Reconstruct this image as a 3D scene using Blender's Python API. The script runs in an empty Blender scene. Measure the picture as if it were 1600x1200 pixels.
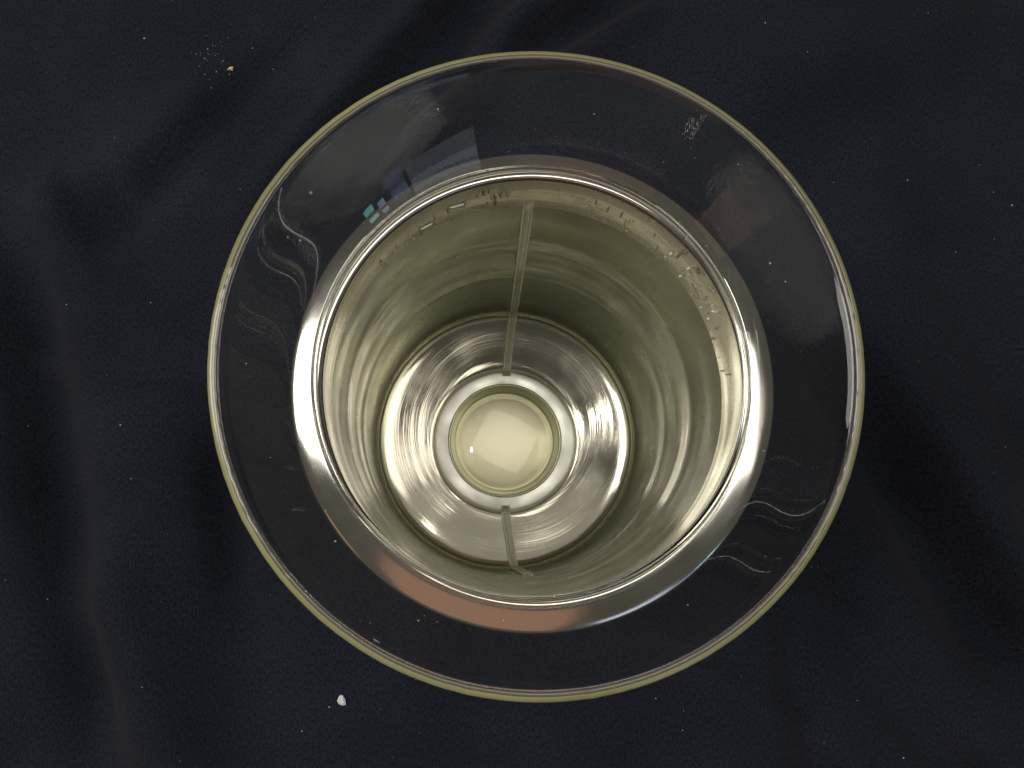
import bpy, math, random
from mathutils import Matrix, Vector, noise

random.seed(7)
PI = math.pi
sc = bpy.context.scene
S = 0.25 / 0.35                      # overall scale of the measured vessel
H = 0.520                            # rim height above the cloth (before S)

# ---------------------------------------------------------------- camera
F = 1400.0                           # focal length in photo pixels (1600 wide)
def cam_frame(nx, ny):
    d = Vector((nx - 800, 600 - ny, -F)).normalized()
    u = -d
    x = (Vector((1, 0, 0)) - u * u.x).normalized()
    return x, u.cross(x), u
AX, AY, AU = cam_frame(739.6, 789.2)
RWC = Matrix((AX, AY, AU))           # camera space -> world
r = Vector((853.0 - 800, 600 - 563.0, -F)); r = r * (0.35 * S / r.dot(-AU))
CAM = Vector((0, 0, H * S)) - RWC @ r
cd = bpy.data.cameras.new('camera'); cam = bpy.data.objects.new('camera', cd)
sc.collection.objects.link(cam)
cd.sensor_width = 36; cd.lens = 36 * F / 1600; cd.clip_start = 0.01; cd.clip_end = 50
cam.matrix_world = Matrix.Translation(CAM) @ RWC.to_4x4()
sc.camera = cam

# ---------------------------------------------------------------- world, lamps, exposure
w = bpy.data.worlds.new('World'); sc.world = w; w.use_nodes = True
bg = w.node_tree.nodes['Background']
bg.inputs[0].default_value = (1.0, 0.93, 0.78, 1); bg.inputs[1].default_value = 0.045

def lamp(name, az, el, dist, sx, sy, rad, col, aim=(0, 0, 0.2), spin=0):
    """area lamp of the given radiance; azimuth 0 = photo right, 90 = photo top"""
    a, e = math.radians(az), math.radians(el)
    p = Vector((math.cos(a) * math.cos(e), math.sin(a) * math.cos(e), math.sin(e))) * dist + Vector(aim)
    l = bpy.data.lights.new(name, 'AREA'); l.shape = 'RECTANGLE'; l.size = sx; l.size_y = sy
    l.energy = rad * sx * sy * PI; l.color = col
    o = bpy.data.objects.new(name, l); sc.collection.objects.link(o)
    q = (p - Vector(aim)).to_track_quat('Z', 'Y')
    o.matrix_world = Matrix.Translation(p) @ q.to_matrix().to_4x4() @ Matrix.Rotation(math.radians(spin), 4, 'Z')
    return o
lamp('window_lamp', 172, 45, 2.2, 1.0, 2.2, 3.4, (1.0, 0.95, 0.87))
lamp('soft_lamp', 2, 54, 2.4, 1.1, 1.6, 1.7, (1.0, 0.93, 0.84))
lamp('disc_fill', 63, 85, 2.4, 0.9, 0.8, 1.5, (1.0, 0.94, 0.82))  # unseen overhead area lamp, added to brighten the base disc
lamp('spot_lamp', 52, 66, 2.2, 0.07, 0.05, 16, (1.0, 0.95, 0.85))
lamp('window_pane_wide', -60, 14, 2.4, 0.85, 0.62, 0.5, (0.68, 0.78, 1.0))
lamp('window_pane_dim', -46, 9, 2.4, 0.22, 0.26, 0.5, (0.40, 0.55, 1.0))
lamp('window_pane_blue', -40, 10, 2.4, 0.09, 0.12, 2.6, (0.50, 0.66, 1.0))
lamp('window_pane_cyan', -36, 8.5, 2.4, 0.13, 0.10, 3.2, (0.35, 0.95, 0.90))
lamp('overhead_fill', 85, 62, 2.6, 2.4, 1.5, 0.20, (1.0, 0.95, 0.82))  # large dim fill, added to lift the dark inside and the shoulder top
lamp('bulb_lamp', 176, 79, 2.4, 0.08, 0.05, 28, (1.0, 0.95, 0.86))
lamp('brown_fill', -103, 36, 2.2, 1.7, 1.5, 0.15, (1.0, 0.48, 0.28))  # unseen brown area lamp, added for the copper tone on the shoulder
lamp('brown_fill_side', -146, 11, 2.2, 0.5, 0.5, 0.18, (1.0, 0.55, 0.32))  # small brown area lamp, added for a brown reflection in the clear rim

sc.view_settings.view_transform = 'Standard'; sc.view_settings.look = 'None'
sc.view_settings.gamma = 1; sc.view_settings.exposure = 0.5
sc.cycles.max_bounces = 24; sc.cycles.glossy_bounces = 20; sc.cycles.transmission_bounces = 16
sc.cycles.caustics_reflective = True; sc.cycles.caustics_refractive = False
sc.cycles.blur_glossy = 0.3
sc.cycles.use_denoising = True

# ---------------------------------------------------------------- materials
def mat(name, **k):
    m = bpy.data.materials.new(name); m.use_nodes = True
    b = m.node_tree.nodes['Principled BSDF']
    for key, v in k.items():
        n = {'col': 'Base Color', 'metal': 'Metallic', 'rough': 'Roughness', 'ior': 'IOR',
             'trans': 'Transmission Weight', 'coat': 'Coat Weight', 'coatr': 'Coat Roughness', 'spec': 'Specular IOR Level',
             'sss': 'Subsurface Weight', 'sheen': 'Sheen Weight'}[key]
        b.inputs[n].default_value = (*v, 1) if key == 'col' else v
    return m, m.node_tree, b
def node(nt, t, **k):
    n = nt.nodes.new(t)
    for a, v in k.items():
        if a.startswith('in_'): n.inputs[a[3:].replace('_', ' ')].default_value = v
        else: setattr(n, a, v)
    return n
def mapped(nt, scale):
    tc = node(nt, 'ShaderNodeTexCoord'); mp = node(nt, 'ShaderNodeMapping')
    mp.inputs['Scale'].default_value = scale
    nt.links.new(tc.outputs['Object'], mp.inputs[0]); return mp.outputs[0]
def cyl(nt, sr, sa, sz):
    """cylindrical coordinates (radius, direction, height) for turned and blown work"""
    tc = node(nt, 'ShaderNodeTexCoord'); sx = node(nt, 'ShaderNodeSeparateXYZ')
    nt.links.new(tc.outputs['Object'], sx.inputs[0])
    cx = node(nt, 'ShaderNodeCombineXYZ'); nt.links.new(sx.outputs[0], cx.inputs[0]); nt.links.new(sx.outputs[1], cx.inputs[1])
    ln = node(nt, 'ShaderNodeVectorMath', operation='LENGTH'); nt.links.new(cx.outputs[0], ln.inputs[0])
    nm = node(nt, 'ShaderNodeVectorMath', operation='NORMALIZE'); nt.links.new(cx.outputs[0], nm.inputs[0])
    sc1 = node(nt, 'ShaderNodeVectorMath', operation='SCALE'); nt.links.new(nm.outputs[0], sc1.inputs[0]); sc1.inputs['Scale'].default_value = sa
    m1 = node(nt, 'ShaderNodeMath', operation='MULTIPLY'); nt.links.new(ln.outputs['Value'], m1.inputs[0]); m1.inputs[1].default_value = sr
    m2 = node(nt, 'ShaderNodeMath', operation='MULTIPLY_ADD'); nt.links.new(sx.outputs[2], m2.inputs[0]); m2.inputs[1].default_value = sz
    nt.links.new(m1.outputs[0], m2.inputs[2])
    c2 = node(nt, 'ShaderNodeCombineXYZ'); nt.links.new(m2.outputs[0], c2.inputs[2])
    ad = node(nt, 'ShaderNodeVectorMath', operation='ADD'); nt.links.new(sc1.outputs[0], ad.inputs[0]); nt.links.new(c2.outputs[0], ad.inputs[1])
    return ad.outputs[0]
def bump(nt, b, fac, strength, dist, prev=None):
    bp = node(nt, 'ShaderNodeBump'); bp.inputs['Strength'].default_value = strength; bp.inputs['Distance'].default_value = dist
    nt.links.new(fac, bp.inputs['Height'])
    if prev: nt.links.new(prev, bp.inputs['Normal'])
    nt.links.new(bp.outputs[0], b.inputs['Normal']); return bp.outputs[0]
def ramp(nt, fac, stops):
    rp = node(nt, 'ShaderNodeValToRGB'); e = rp.color_ramp.elements
    while len(e) < len(stops): e.new(0.5)
    for i, (p, c) in enumerate(stops): e[i].position = p; e[i].color = (*c, 1) if len(c) == 3 else c
    nt.links.new(fac, rp.inputs[0]); return rp.outputs[0]

def silver(name, col, rough, bands, rings, amp, streak=0.0, metal=1.0, coat=0.0):
    m, nt, b = mat(name, col=col, metal=metal, rough=rough, coat=coat, coatr=0.06)
    n1 = node(nt, 'ShaderNodeTexNoise'); n1.inputs['Scale'].default_value = 1.0; n1.inputs['Detail'].default_value = 3
    nt.links.new(cyl(nt, rings, 0.3, bands), n1.inputs['Vector'])
    last = bump(nt, b, n1.outputs['Fac'], 1.0, amp) if amp else None
    if streak:
        n3 = node(nt, 'ShaderNodeTexNoise'); n3.inputs['Scale'].default_value = 1.0; n3.inputs['Detail'].default_value = 2
        nt.links.new(cyl(nt, 900, 2.5, 900), n3.inputs['Vector'])
        last = bump(nt, b, n3.outputs['Fac'], 1.0, streak, last)
    n2 = node(nt, 'ShaderNodeTexNoise'); n2.inputs['Scale'].default_value = 45; n2.inputs['Detail'].default_value = 5
    nt.links.new(mapped(nt, (1, 1, 1)), n2.inputs['Vector'])
    rr = node(nt, 'ShaderNodeMapRange'); rr.inputs[1].default_value = 0.35; rr.inputs[2].default_value = 0.75
    rr.inputs[3].default_value = rough * 0.7; rr.inputs[4].default_value = rough * 1.6
    nt.links.new(n2.outputs['Fac'], rr.inputs[0]); nt.links.new(rr.outputs[0], b.inputs['Roughness'])
    return m
M = {}
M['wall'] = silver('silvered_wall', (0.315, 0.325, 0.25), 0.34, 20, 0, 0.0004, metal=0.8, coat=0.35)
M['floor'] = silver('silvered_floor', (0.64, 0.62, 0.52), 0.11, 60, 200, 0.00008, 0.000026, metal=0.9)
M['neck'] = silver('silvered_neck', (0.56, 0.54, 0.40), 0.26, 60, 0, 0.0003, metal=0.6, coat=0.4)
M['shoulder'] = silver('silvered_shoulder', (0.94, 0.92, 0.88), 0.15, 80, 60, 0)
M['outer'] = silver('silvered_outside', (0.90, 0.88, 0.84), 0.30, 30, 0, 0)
M['ring'] = silver('silver_bead', (0.90, 0.90, 0.85), 0.42, 100, 60, 0.0002)
M['edge_line'] = silver('silver_film_edge', (0.62, 0.60, 0.52), 0.32, 100, 100, 0)

m, nt, b = mat('clear_glass', col=(0.985, 0.995, 0.97), rough=0.0, ior=1.5, trans=1.0)
M['glass'] = m
m, nt, b = mat('olive_edge_glow', col=(0.42, 0.43, 0.17), rough=0.28, coat=1.0, coatr=0.14)  # olive base colour stands in for light glowing inside the glass edge
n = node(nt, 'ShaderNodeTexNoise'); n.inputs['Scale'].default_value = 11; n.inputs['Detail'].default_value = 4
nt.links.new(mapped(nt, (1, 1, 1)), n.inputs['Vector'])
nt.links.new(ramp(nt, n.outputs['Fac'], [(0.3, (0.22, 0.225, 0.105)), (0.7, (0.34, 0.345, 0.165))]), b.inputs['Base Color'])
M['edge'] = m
M['lip_taupe'], _, _ = mat('taupe_lip_reflection', col=(0.13, 0.12, 0.09), rough=0.12, coat=1.0, coatr=0.05)  # taupe colour paints in the brownish reflection on the inner lip
M['green'], nt, b = mat('greenish_well_glass', col=(0.74, 0.77, 0.58), rough=0.22, metal=0.7, coat=0.8, coatr=0.04)
m, nt, b = mat('cream_base', col=(0.72, 0.68, 0.48), rough=0.36, metal=0.7, coat=1.0, coatr=0.03)
n = node(nt, 'ShaderNodeTexNoise'); n.inputs['Scale'].default_value = 35; n.inputs['Detail'].default_value = 4
nt.links.new(mapped(nt, (1, 1, 1)), n.inputs['Vector'])
nt.links.new(ramp(nt, n.outputs['Fac'], [(0.3, (0.80, 0.77, 0.57)), (0.7, (0.90, 0.84, 0.62))]), b.inputs['Base Color'])
M['cream'] = m
M['seal'], _, _ = mat('dark_seal', col=(0.05, 0.045, 0.04), rough=0.25)
M['slit'], _, _ = mat('unsilvered_glass', col=(0.58, 0.57, 0.43), rough=0.2, metal=0.0, coat=1.0, coatr=0.05)
M['bead'], _, _ = mat('clear_bead', col=(0.92, 0.90, 0.76), rough=0.25, metal=0.0, coat=1.0, coatr=0.03)
M['drip'], _, _ = mat('dull_drip', col=(0.44, 0.42, 0.31), rough=0.3, metal=0.4, coat=0.4, coatr=0.1)
M['stain'], _, _ = mat('dark_scratch', col=(0.20, 0.19, 0.12), rough=0.4)
M['white'], _, _ = mat('white_crumb', col=(0.75, 0.76, 0.78), rough=0.7)
M['yellow'], _, _ = mat('yellow_crumb', col=(0.70, 0.58, 0.30), rough=0.7)
M['lint'], _, _ = mat('pale_lint', col=(0.50, 0.49, 0.42), rough=0.8)
M['lint_blue'], _, _ = mat('bluish_lint', col=(0.30, 0.40, 0.62), rough=0.8)

m, nt, b = mat('black_cotton', col=(0.02, 0.021, 0.026), rough=0.95, spec=0.15, sheen=0.04)
v = mapped(nt, (1, 1, 1))
n = node(nt, 'ShaderNodeTexNoise'); n.inputs['Scale'].default_value = 9; n.inputs['Detail'].default_value = 6
nt.links.new(v, n.inputs['Vector'])
base = ramp(nt, n.outputs['Fac'], [(0.3, (0.0082, 0.0102, 0.0182)), (0.7, (0.0152, 0.0182, 0.0300))])
n2 = node(nt, 'ShaderNodeTexNoise'); n2.inputs['Scale'].default_value = 1; n2.inputs['Detail'].default_value = 2
nt.links.new(mapped(nt, (900, 420, 1)), n2.inputs['Vector'])
mx = node(nt, 'ShaderNodeMix', data_type='RGBA', blend_type='MULTIPLY'); mx.inputs[0].default_value = 1
nt.links.new(base, mx.inputs[6])
nt.links.new(ramp(nt, n2.outputs['Fac'], [(0.3, (0.45, 0.45, 0.45)), (0.7, (1.5, 1.5, 1.5))]), mx.inputs[7])
nt.links.new(mx.outputs[2], b.inputs['Base Color'])
wv = node(nt, 'ShaderNodeTexWave', wave_type='BANDS', bands_direction='DIAGONAL'); wv.inputs['Scale'].default_value = 330
wv.inputs['Distortion'].default_value = 1.0
nt.links.new(v, wv.inputs['Vector'])
bump(nt, b, wv.outputs['Fac'], 0.08, 0.0004)
M['cloth'] = m

# ---------------------------------------------------------------- helpers
def link(name, me, m, parent=None, smooth=True):
    me.materials.append(m)
    if smooth: me.polygons.foreach_set('use_smooth', [True] * len(me.polygons))
    o = bpy.data.objects.new(name, me); sc.collection.objects.link(o)
    if parent: o.parent = parent
    return o
def spline(pts, n=10):
    """Catmull-Rom through profile points"""
    out = []
    P = [pts[0]] + list(pts) + [pts[-1]]
    for i in range(1, len(P) - 2):
        for k in range(n):
            t = k / n
            out.append(tuple(0.5 * (2 * P[i][j] + (P[i + 1][j] - P[i - 1][j]) * t +
                (2 * P[i - 1][j] - 5 * P[i][j] + 4 * P[i + 1][j] - P[i + 2][j]) * t * t +
                (3 * P[i][j] - P[i - 1][j] - 3 * P[i + 1][j] + P[i + 2][j]) * t ** 3) for j in (0, 1)))
    return out + [tuple(pts[-1])]
def deep(R, z):
    """the blown inside: its depth is drawn up and its axis leans a little towards the bottom"""
    if z <= 0.114: return R, z, 0.0, 0.0
    z2 = 0.114 + (z - 0.114) * 0.70; k = (z2 - 0.114) / 0.213
    return R * (0.35 + z2) / (0.35 + z), z2, -0.0045 * k, -0.0077 * k
def lathe(name, prof, m, parent, closed=False, seg=256, wob=None, inside=False):
    """prof: (radius, depth below the rim) in measured units; first to last with the visible side on the left"""
    vs, fs = [], []
    n = len(prof)
    for i in range(seg):
        a = 2 * PI * i / seg
        for j, (R, z) in enumerate(prof):
            if wob: R, z = wob(R, z, a)
            ox = oy = 0
            if inside: R, z, ox, oy = deep(R, z)
            vs.append(((R * math.cos(a) + ox) * S, (R * math.sin(a) + oy) * S, (H - z) * S))
    for i in range(seg):
        i2 = (i + 1) % seg
        for j in range(n if closed else n - 1):
            j2 = (j + 1) % n
            fs.append((i * n + j, i2 * n + j, i2 * n + j2, i * n + j2))
    me = bpy.data.meshes.new(name); me.from_pydata(vs, [], fs); me.update()
    return link(name, me, m, parent)
def on_cloth(px, py, z=0.0):
    """where a photo pixel meets the cloth plane"""
    d = RWC @ Vector((px - 800, 600 - py, -F))
    return CAM + d * ((z - CAM.z) / d.z)

# ---------------------------------------------------------------- cloth
FOLDS = [  # photo-measured fold lines on the cloth: two ends, width, height
    ((20, 420), (150, 1150), 0.028, -0.013), ((150, 900), (330, 1300), 0.040, 0.012),
    ((1300, 560), (1560, 1020), 0.026, -0.012), ((1380, 560), (1660, 1000), 0.026, 0.009),
    ((1250, 900), (1300, 1300), 0.020, -0.008), ((1290, 960), (1560, 1240), 0.022, -0.010),
    ((820, 20), (560, 330), 0.022, 0.010), ((760, -20), (480, 330), 0.030, -0.010), ((980, -20), (700, 140), 0.018, -0.008),
    ((340, 640), (380, 1000), 0.030, -0.006), ((60, 330), (330, 170), 0.030, 0.007), ((190, 300), (120, 330), 0.04, -0.006),
    ((0, 560), (420, 590), 0.014, 0.004), ((1150, 120), (1500, 20), 0.04, 0.006), ((1200, 260), (1650, 180), 0.05, -0.006),
    ((600, 1120), (1150, 1180), 0.03, 0.004),
    ((900, -20), (640, 190), 0.012, 0.005), ((690, -30), (420, 270), 0.012, 0.005), ((1010, 20), (860, 120), 0.010, 0.004),
    ((480, 60), (200, 330), 0.016, -0.004), ((1240, 860), (1290, 1150), 0.014, 0.005), ((1040, 1010), (1330, 1200), 0.016, 0.005),
    ((1420, 480), (1580, 760), 0.016, 0.005), ((330, 700), (350, 900), 0.014, -0.005), ((1300, 1000), (1600, 1230), 0.016, 0.006),
]
FW = [(on_cloth(*a), on_cloth(*c), wd, h) for a, c, wd, h in FOLDS]
def cloth_z(x, y):
    z = 0.0
    for i, (A, B, wd, h) in enumerate(FW):
        d = (B - A).xy; L2 = d.length_squared; p = Vector((x, y)) - A.xy
        t = p.dot(d) / L2
        side = (p.x * d.y - p.y * d.x) / math.sqrt(L2) + 0.007 * noise.noise((x * 6, y * 6, i * 3.1))
        fade = math.exp(-(max(0, abs(t - 0.5) - 0.38) / 0.22) ** 2)
        z += 2.6 * h * fade * math.exp(-(side / (0.8 * wd)) ** 2)
    z += 0.006 * noise.noise((x * 5, y * 5, 2)) + 0.002 * noise.noise((x * 16 + y * 9, y * 6, 5))
    rr = math.hypot(x, y) / S
    k = min(1, max(0, (rr - 0.125) / 0.09)); k = k * k * (3 - 2 * k)
    return z * k - 0.0005
N = 300; X0, X1 = -1.1, 1.1
vs = []; fs = []
for i in range(N + 1):
    for j in range(N + 1):
        x = X0 + (X1 - X0) * i / N; y = X0 + (X1 - X0) * j / N
        vs.append((x, y, cloth_z(x, y)))
for i in range(N):
    for j in range(N):
        a = i * (N + 1) + j; fs.append((a, a + N + 1, a + N + 2, a + 1))
me = bpy.data.meshes.new('black_cloth'); me.from_pydata(vs, [], fs)
cloth = link('black_cloth', me, M['cloth']); cloth['kind'] = 'structure'

# ---------------------------------------------------------------- the vessel
ves = bpy.data.objects.new('glass_vessel', None); sc.collection.objects.link(ves)
ves['label'] = 'tall silvered glass vessel with a wide clear flared rim, seen into its mirrored inside'
ves['category'] = 'vessel'

# clear flared rim: a trumpet of glass with real thickness
def bezier(p, n):
    return [tuple((1 - t) ** 3 * p[0][j] + 3 * t * (1 - t) ** 2 * p[1][j] + 3 * t * t * (1 - t) * p[2][j] + t ** 3 * p[3][j] for j in (0, 1)) for t in [k / n for k in range(n + 1)]]
inner = spline([(0.0992, 0.0625), (0.0993, 0.0600), (0.1000, 0.0565)], 8)[:-1] + bezier([(0.1000, 0.0565), (0.1050, 0.0518), (0.1200, 0.0302), (0.1304, 0.0110)], 40)
th = 0.0032
outer = []
for k, (R, z) in enumerate(inner):
    a = inner[max(0, k - 1)]; c = inner[min(len(inner) - 1, k + 1)]
    dr, dz = c[0] - a[0], c[1] - a[1]; L = math.hypot(dr, dz)
    q = k / (len(inner) - 1); t = th * (0.70 + 0.30 * q) + 0.0014 * max(0, (q - 0.93) / 0.07) ** 2
    outer.append((R - dz / L * t, z + dr / L * t))
FOFF = Vector((-0.0012 * S, 0.0020 * S, 0))
flange = lathe('flared_rim', (inner + outer[::-1])[::-1], M['glass'], ves, closed=True, seg=512)
flange.location = FOFF
# rounded bead closing the rim: painted olive glow outside, painted taupe reflection inside
i1, o1 = inner[-1], outer[-1]
mid = ((i1[0] + o1[0]) / 2, (i1[1] + o1[1]) / 2)
ex, ez = inner[-1][0] - inner[-2][0], inner[-1][1] - inner[-2][1]; L = math.hypot(ex, ez); ex /= L; ez /= L
hx, hz = (o1[0] - i1[0]) / 2, (o1[1] - i1[1]) / 2
def bead(k0, k1):
    out = []
    for k in range(k0, k1 + 1):
        a = PI * k / 24
        sn, cs = math.sin(a) ** 0.6, math.cos(a)
        out.append((mid[0] - hx * cs * 1.03 + ex * (0.0003 + 0.0016 * sn), mid[1] - hz * cs * 1.03 + ez * (0.0003 + 0.0016 * sn)))
    return out
def chip(R, z, a):
    k = 0.0002 * noise.noise((math.cos(a) * 30, math.sin(a) * 30, 1.0))
    g = 0.0005 * (0.2 - math.sin(a - 0.5))
    return R + k + ex * g, z + k + ez * g
lathe('rim_edge_glow', (bead(9, 24) + [mid])[::-1], M['edge'], flange, closed=True, seg=512, wob=chip)
lathe('lip_reflection', (bead(0, 9) + [mid])[::-1], M['lip_taupe'], flange, closed=True, seg=512, wob=chip)

# dust clinging to the clear glass
vs, fs = [], []
for k in range(20):
    q = random.randrange(10, len(inner) - 4); a = random.uniform(0, 2 * PI); R, z = inner[q]
    sz = abs(random.gauss(0, 0.00015)) + 0.00018; e = random.uniform(0.4, 2.2); R -= 0.0004; c = len(vs)
    for t in (0, 1.57, 3.14, 4.71, None):
        if t is None: rr, an, zz = R - sz * 0.8, a, z - sz * 0.6
        else: rr, an, zz = R + 0.0004 + math.cos(t) * sz * 0.6, a + math.sin(t) * sz * e / R, z - math.cos(t) * sz * 0.8
        vs.append((rr * S * math.cos(an), rr * S * math.sin(an), (H - zz) * S))
    for t in range(4): fs.append((c + t, c + (t + 1) % 4, c + 4))
me = bpy.data.meshes.new('dust'); me.from_pydata(vs, [], fs); me.update()
dust = link('dust', me, M['lint'], flange); dust['kind'] = 'stuff'

SOFF = Vector((0.0002 * S, -0.0012 * S, 0))
sh = spline([(0.0998, 0.0650), (0.1004, 0.0626), (0.1030, 0.0624), (0.1080, 0.0639), (0.1124, 0.0657), (0.1152, 0.0680), (0.1164, 0.0725), (0.1168, 0.0920)], 8)
lathe('shoulder', sh[::-1], M['shoulder'], ves).location = SOFF
ow = spline([(0.1168, 0.0920), (0.1170, 0.2000), (0.1172, 0.3500), (0.1170, 0.4700), (0.1140, 0.5040), (0.1060, 0.5180), (0.0950, 0.5200)], 8)
lathe('outer_wall', ow[::-1], M['outer'], ves).location = SOFF
lathe('base_underside', [(0.0950, 0.5200), (0.0600, 0.5120), (0.0010, 0.5080)], M['outer'], ves).location = SOFF
# dark line where rim and silvered body are sealed together
tor = [(0.0992 + 0.0009 * math.cos(a), 0.0642 + 0.0013 * math.sin(a)) for a in [2 * PI * k / 10 for k in range(10)]]
lathe('seal_line', tor[::-1], M['seal'], ves, closed=True)
def jag(R, z, a):
    return R + 0.00005 * noise.noise((a * 60, 0, 3)), z + 0.0001 * noise.noise((a * 45, 2, 0))
tor = [(0.1012 + 0.0006 * math.cos(a), 0.0612 + 0.0006 * math.sin(a)) for a in [2 * PI * k / 8 for k in range(8)]]
lathe('silver_film_edge', tor[::-1], M['edge_line'], ves, closed=True, seg=720, wob=jag)

nb = spline([(0.0988, 0.0650), (0.0996, 0.0720), (0.1006, 0.0850), (0.1010, 0.1000), (0.1021, 0.1140)], 6)
neck = lathe('neck_band', nb, M['neck'], ves)
def ripple(R, z, a):
    k = 0
    for zc, am, wd in ((0.150, 0.0003, 0.012), (0.185, -0.0007, 0.010), (0.225, 0.0008, 0.014), (0.275, -0.0011, 0.008), (0.300, 0.0004, 0.012), (0.345, -0.0003, 0.012), (0.385, 0.0003, 0.012)):
        k += am * math.exp(-((z + 0.004 * math.sin(a + zc * 30) - zc) / wd) ** 2)
    return R + k, z
wl = [(0.1021 + (0.1090 - 0.1021) * t, 0.1140 + (0.404 - 0.114) * t) for t in [k / 80 for k in range(81)]]
wl += [(0.1091, 0.4062)]
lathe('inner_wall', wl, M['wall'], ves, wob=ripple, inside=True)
fl = spline([(0.1091, 0.4060), (0.1087, 0.4105), (0.1070, 0.4142), (0.1035, 0.4168), (0.0970, 0.4192), (0.0820, 0.4230), (0.0700, 0.4260), (0.0630, 0.4276), (0.0605, 0.4300)], 8)
lathe('conical_floor', fl, M['floor'], ves, inside=True)
rg = spline([(0.0612, 0.4310), (0.0608, 0.4272), (0.0596, 0.4258), (0.0550, 0.4252), (0.0505, 0.4254), (0.0490, 0.4264), (0.0486, 0.4330)], 8)
lathe('well_ring', rg, M['ring'], ves, inside=True)
wg = spline([(0.0488, 0.4275), (0.0480, 0.4262), (0.0470, 0.4272), (0.0458, 0.4310), (0.0440, 0.4365), (0.0424, 0.4405), (0.0409, 0.4490)], 8)
lathe('well_glass', wg, M['green'], ves, inside=True)
bd = spline([(0.0424, 0.4436), (0.0370, 0.4418), (0.0250, 0.4403), (0.0130, 0.4396), (0.0002, 0.4394)], 10)
lathe('base_disc', bd, M['cream'], ves, inside=True)

# two unsilvered sight slits, one down each side of the inside
def slit(az, prof, wd):
    """strip following a profile, slightly proud, with two rounded bright edges; az(z, R) is its direction"""
    def strip(name, off, half, lift, m, parent):
        vs, fs = [], []
        K = 6
        for j, (R, z) in enumerate(prof):
            a0 = prof[max(0, j - 1)]; a1 = prof[min(len(prof) - 1, j + 1)]
            dr, dz = a1[0] - a0[0], a1[1] - a0[1]; L = math.hypot(dr, dz)
            nr, nz = -dz / L, dr / L                       # towards the axis / up
            if nr > 0: nr, nz = -nr, -nz
            ca, sa = math.cos(az(R, z)), math.sin(az(R, z))
            for k in range(K + 1):
                t = -1 + 2 * k / K
                e = lift * min(1, j / 4, (len(prof) - 1 - j) / 3) * math.sqrt(max(0, 1 - t * t)) - 0.0003 * (1 if 0 < j < len(prof) - 1 else 4)
                sag = (off + half * t) ** 2 / (2 * R)
                rr, zz, ox, oy = deep(R + nr * e - sag, z + nz * e)
                x, y = rr, off + half * t + 0.0004 * noise.noise((j * 0.35, off * 900, wd))
                vs.append(((x * ca - y * sa + ox) * S, (x * sa + y * ca + oy) * S, (H - zz) * S))
        for j in range(len(prof) - 1):
            for k in range(K):
                a = j * (K + 1) + k; fs.append((a, a + 1, a + K + 2, a + K + 1))
        me = bpy.data.meshes.new(name); me.from_pydata(vs, [], fs); me.update()
        return link(name, me, m, parent)
    s = strip('sight_slit', 0, wd, 0.0012, M['slit'], ves)
    for sg in (-1, 1): strip('slit_edge', sg * wd, 0.0009, 0.0019, M['bead'], s)
path = nb[-6:] + wl[1:] + fl[1:-8] + [(0.0612, 0.4262), (0.0590, 0.4246), (0.0565, 0.4240)]
path = [(R - 0.0006, z) for R, z in path]
def az_far(R, z):
    if z < 0.41: return math.radians(90.2 - 3.6 * (z - 0.10) / 0.31)
    return math.radians(86.6 + 2.0 * (0.109 - R) / 0.05)
def az_near(R, z):
    if z < 0.41: return math.radians(274.0 + 2.5 * (0.41 - z) / 0.31)
    return math.radians(274.0 - 3.5 * (0.109 - R) / 0.05)
slit(az_far, path, 0.0024)
slit(az_near, [q for q in path if q[1] > 0.26], 0.0024)

# drips and scratches in the neck band (pale and dark), far too many to count
def marks(name, m, spots):
    vs, fs = [], []
    for az, z, ln, wd, rot in spots:
        a = math.radians(az); c = len(vs)
        R = 0.0996 + (z - 0.072) / 0.042 * 0.0022 - 0.0007
        for k in range(8):
            t = 2 * PI * k / 8
            u0, v0 = math.cos(t) * ln, math.sin(t) * wd
            u, v = u0 * math.cos(rot) - v0 * math.sin(rot), u0 * math.sin(rot) + v0 * math.cos(rot)
            for q, f in ((0, 1.0), (1, 0.55)):
                r0 = R - 0.0007 * q + (0.0012 if q == 0 else 0); an = a + u * f / R
                vs.append((r0 * math.cos(an) * S, r0 * math.sin(an) * S, (H - z - v * f) * S))
        for k in range(8):
            k2 = (k + 1) % 8
            fs.append((c + 2 * k, c + 2 * k2, c + 2 * k2 + 1, c + 2 * k + 1))
        fs.append(tuple(c + 2 * k + 1 for k in range(8)))
    me = bpy.data.meshes.new(name); me.from_pydata(vs, [], fs); me.update()
    o = link(name, me, m, neck); o['kind'] = 'stuff'
R_ = random.uniform
pale, dark = [], []
for (a0, a1, z0, z1, n) in ((96, 108, 0.078, 0.104, 16), (109, 140, 0.085, 0.108, 22), (58, 76, 0.085, 0.108, 16), (24, 52, 0.085, 0.108, 24), (5, 24, 0.08, 0.11, 10)):
    for k in range(n):
        q = (R_(a0, a1), R_(z0, z1), R_(0.0003, 0.0012), R_(0.0002, 0.0003), R_(-0.8, 1.2))
        (dark if random.random() < 0.3 else pale).append(q)
for k in range(10): dark.append((R_(28, 60), R_(0.069, 0.076), R_(0.0006, 0.0018), R_(0.0003, 0.0005), R_(-0.5, 0.5)))
for a, z in ((112, 0.088), (122, 0.098), (32, 0.100)): pale.append((a, z, 0.006, 0.00025, -0.25))
marks('pale_drips', M['drip'], pale); marks('dark_scratches', M['stain'], dark)

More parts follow.
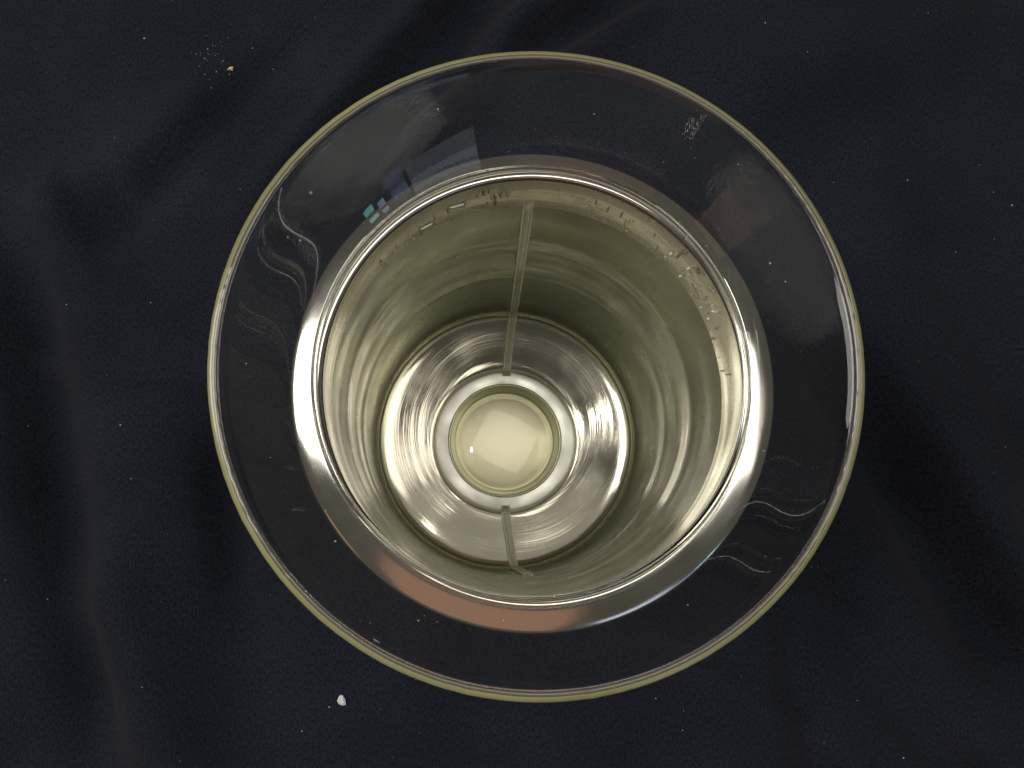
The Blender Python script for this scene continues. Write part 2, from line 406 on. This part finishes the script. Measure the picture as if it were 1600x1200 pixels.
# ---------------------------------------------------------------- crumbs and lint on the cloth
def crumb(name, px, py, outline, hgt, m, label, cat):
    p = on_cloth(px, py); z0 = cloth_z(p.x, p.y)
    vs, fs = [], []
    n = len(outline)
    for (k, f) in ((0, 0.9), (0.55, 1.0), (1.0, 0.55)):
        for q, (x, y) in enumerate(outline):
            vs.append((x * f, y * f, hgt * k * (0.8 + 0.35 * ((q * 7) % 5) / 4)))
    for l in range(2):
        for q in range(n):
            q2 = (q + 1) % n; fs.append((l * n + q, l * n + q2, (l + 1) * n + q2, (l + 1) * n + q))
    fs.append(tuple(2 * n + q for q in range(n))); fs.append(tuple(range(n))[::-1])
    me = bpy.data.meshes.new(name); me.from_pydata(vs, [], fs); me.update()
    o = link(name, me, m, smooth=False); o.location = (p.x, p.y, z0 - 0.0001)
    o['label'] = label; o['category'] = cat
mm = 0.00042                              # one photo pixel on the cloth, metres
crumb('crumb', 535, 1092, [(x * mm, y * mm) for x, y in ((-2, 8), (2, 7), (6, 1), (7, -7), (2, -8), (-4, -6), (-7, -1), (-5, 4))], 0.003, M['white'],
      'angular white flake lying on the black cloth below the rim', 'crumb')
crumb('crumb', 362, 112, [(x * mm, y * mm) for x, y in ((-5, -1), (-1, 3), (3, 4), (6, 3), (4, 0), (5, -3), (0, -2), (-5, -3))], 0.002, M['yellow'],
      'tiny yellowish crumb beside a scatter of dust on the black cloth', 'crumb')
def lint(name, m, spots, label):
    vs, fs = [], []
    for px, py, s in spots:
        p = on_cloth(px, py)
        if math.hypot(p.x, p.y) < 0.118 * S: continue
        z = cloth_z(p.x, p.y); c = len(vs); a = R_(0, 6.28); e = R_(0.35, 1.0); s *= mm
        for k in range(5):
            t = 2 * PI * k / 5; x, y = math.cos(t) * s, math.sin(t) * s * e
            vs.append((p.x + x * math.cos(a) - y * math.sin(a), p.y + x * math.sin(a) + y * math.cos(a), z + 0.0002))
        vs.append((p.x, p.y, z + 0.0002 + s * 0.7))
        for k in range(5): fs.append((c + k, c + (k + 1) % 5, c + 5))
    me = bpy.data.meshes.new(name); me.from_pydata(vs, [], fs); me.update()
    o = link(name, me, m); o['kind'] = 'stuff'; o['label'] = label; o['category'] = 'lint'
spots = [(R_(0, 1600), R_(0, 1200), abs(random.gauss(0.45, 0.3)) + 0.25) for k in range(95)]
spots += [(random.gauss(325, 22), random.gauss(95, 20), R_(0.4, 1.1)) for k in range(22)]
spots += [(1427, 275, 1.6), (1582, 320, 1.8), (1082, 957, 1.6), (514, 855, 2.2), (1235, 438, 1.5), (515, 1104, 1.3), (188, 664, 1.8), (205, 748, 1.3), (1334, 694, 1.4)]
lint('lint', M['lint'], spots, 'pale specks of dust and lint scattered over the black cloth')
spots = [(R_(0, 1600), R_(0, 1200), R_(0.3, 0.7)) for k in range(60)] + [(random.gauss(330, 18), random.gauss(92, 16), R_(0.5, 1.0)) for k in range(10)]
lint('lint', M['lint_blue'], spots, 'bluish glinting specks of dust scattered over the black cloth')
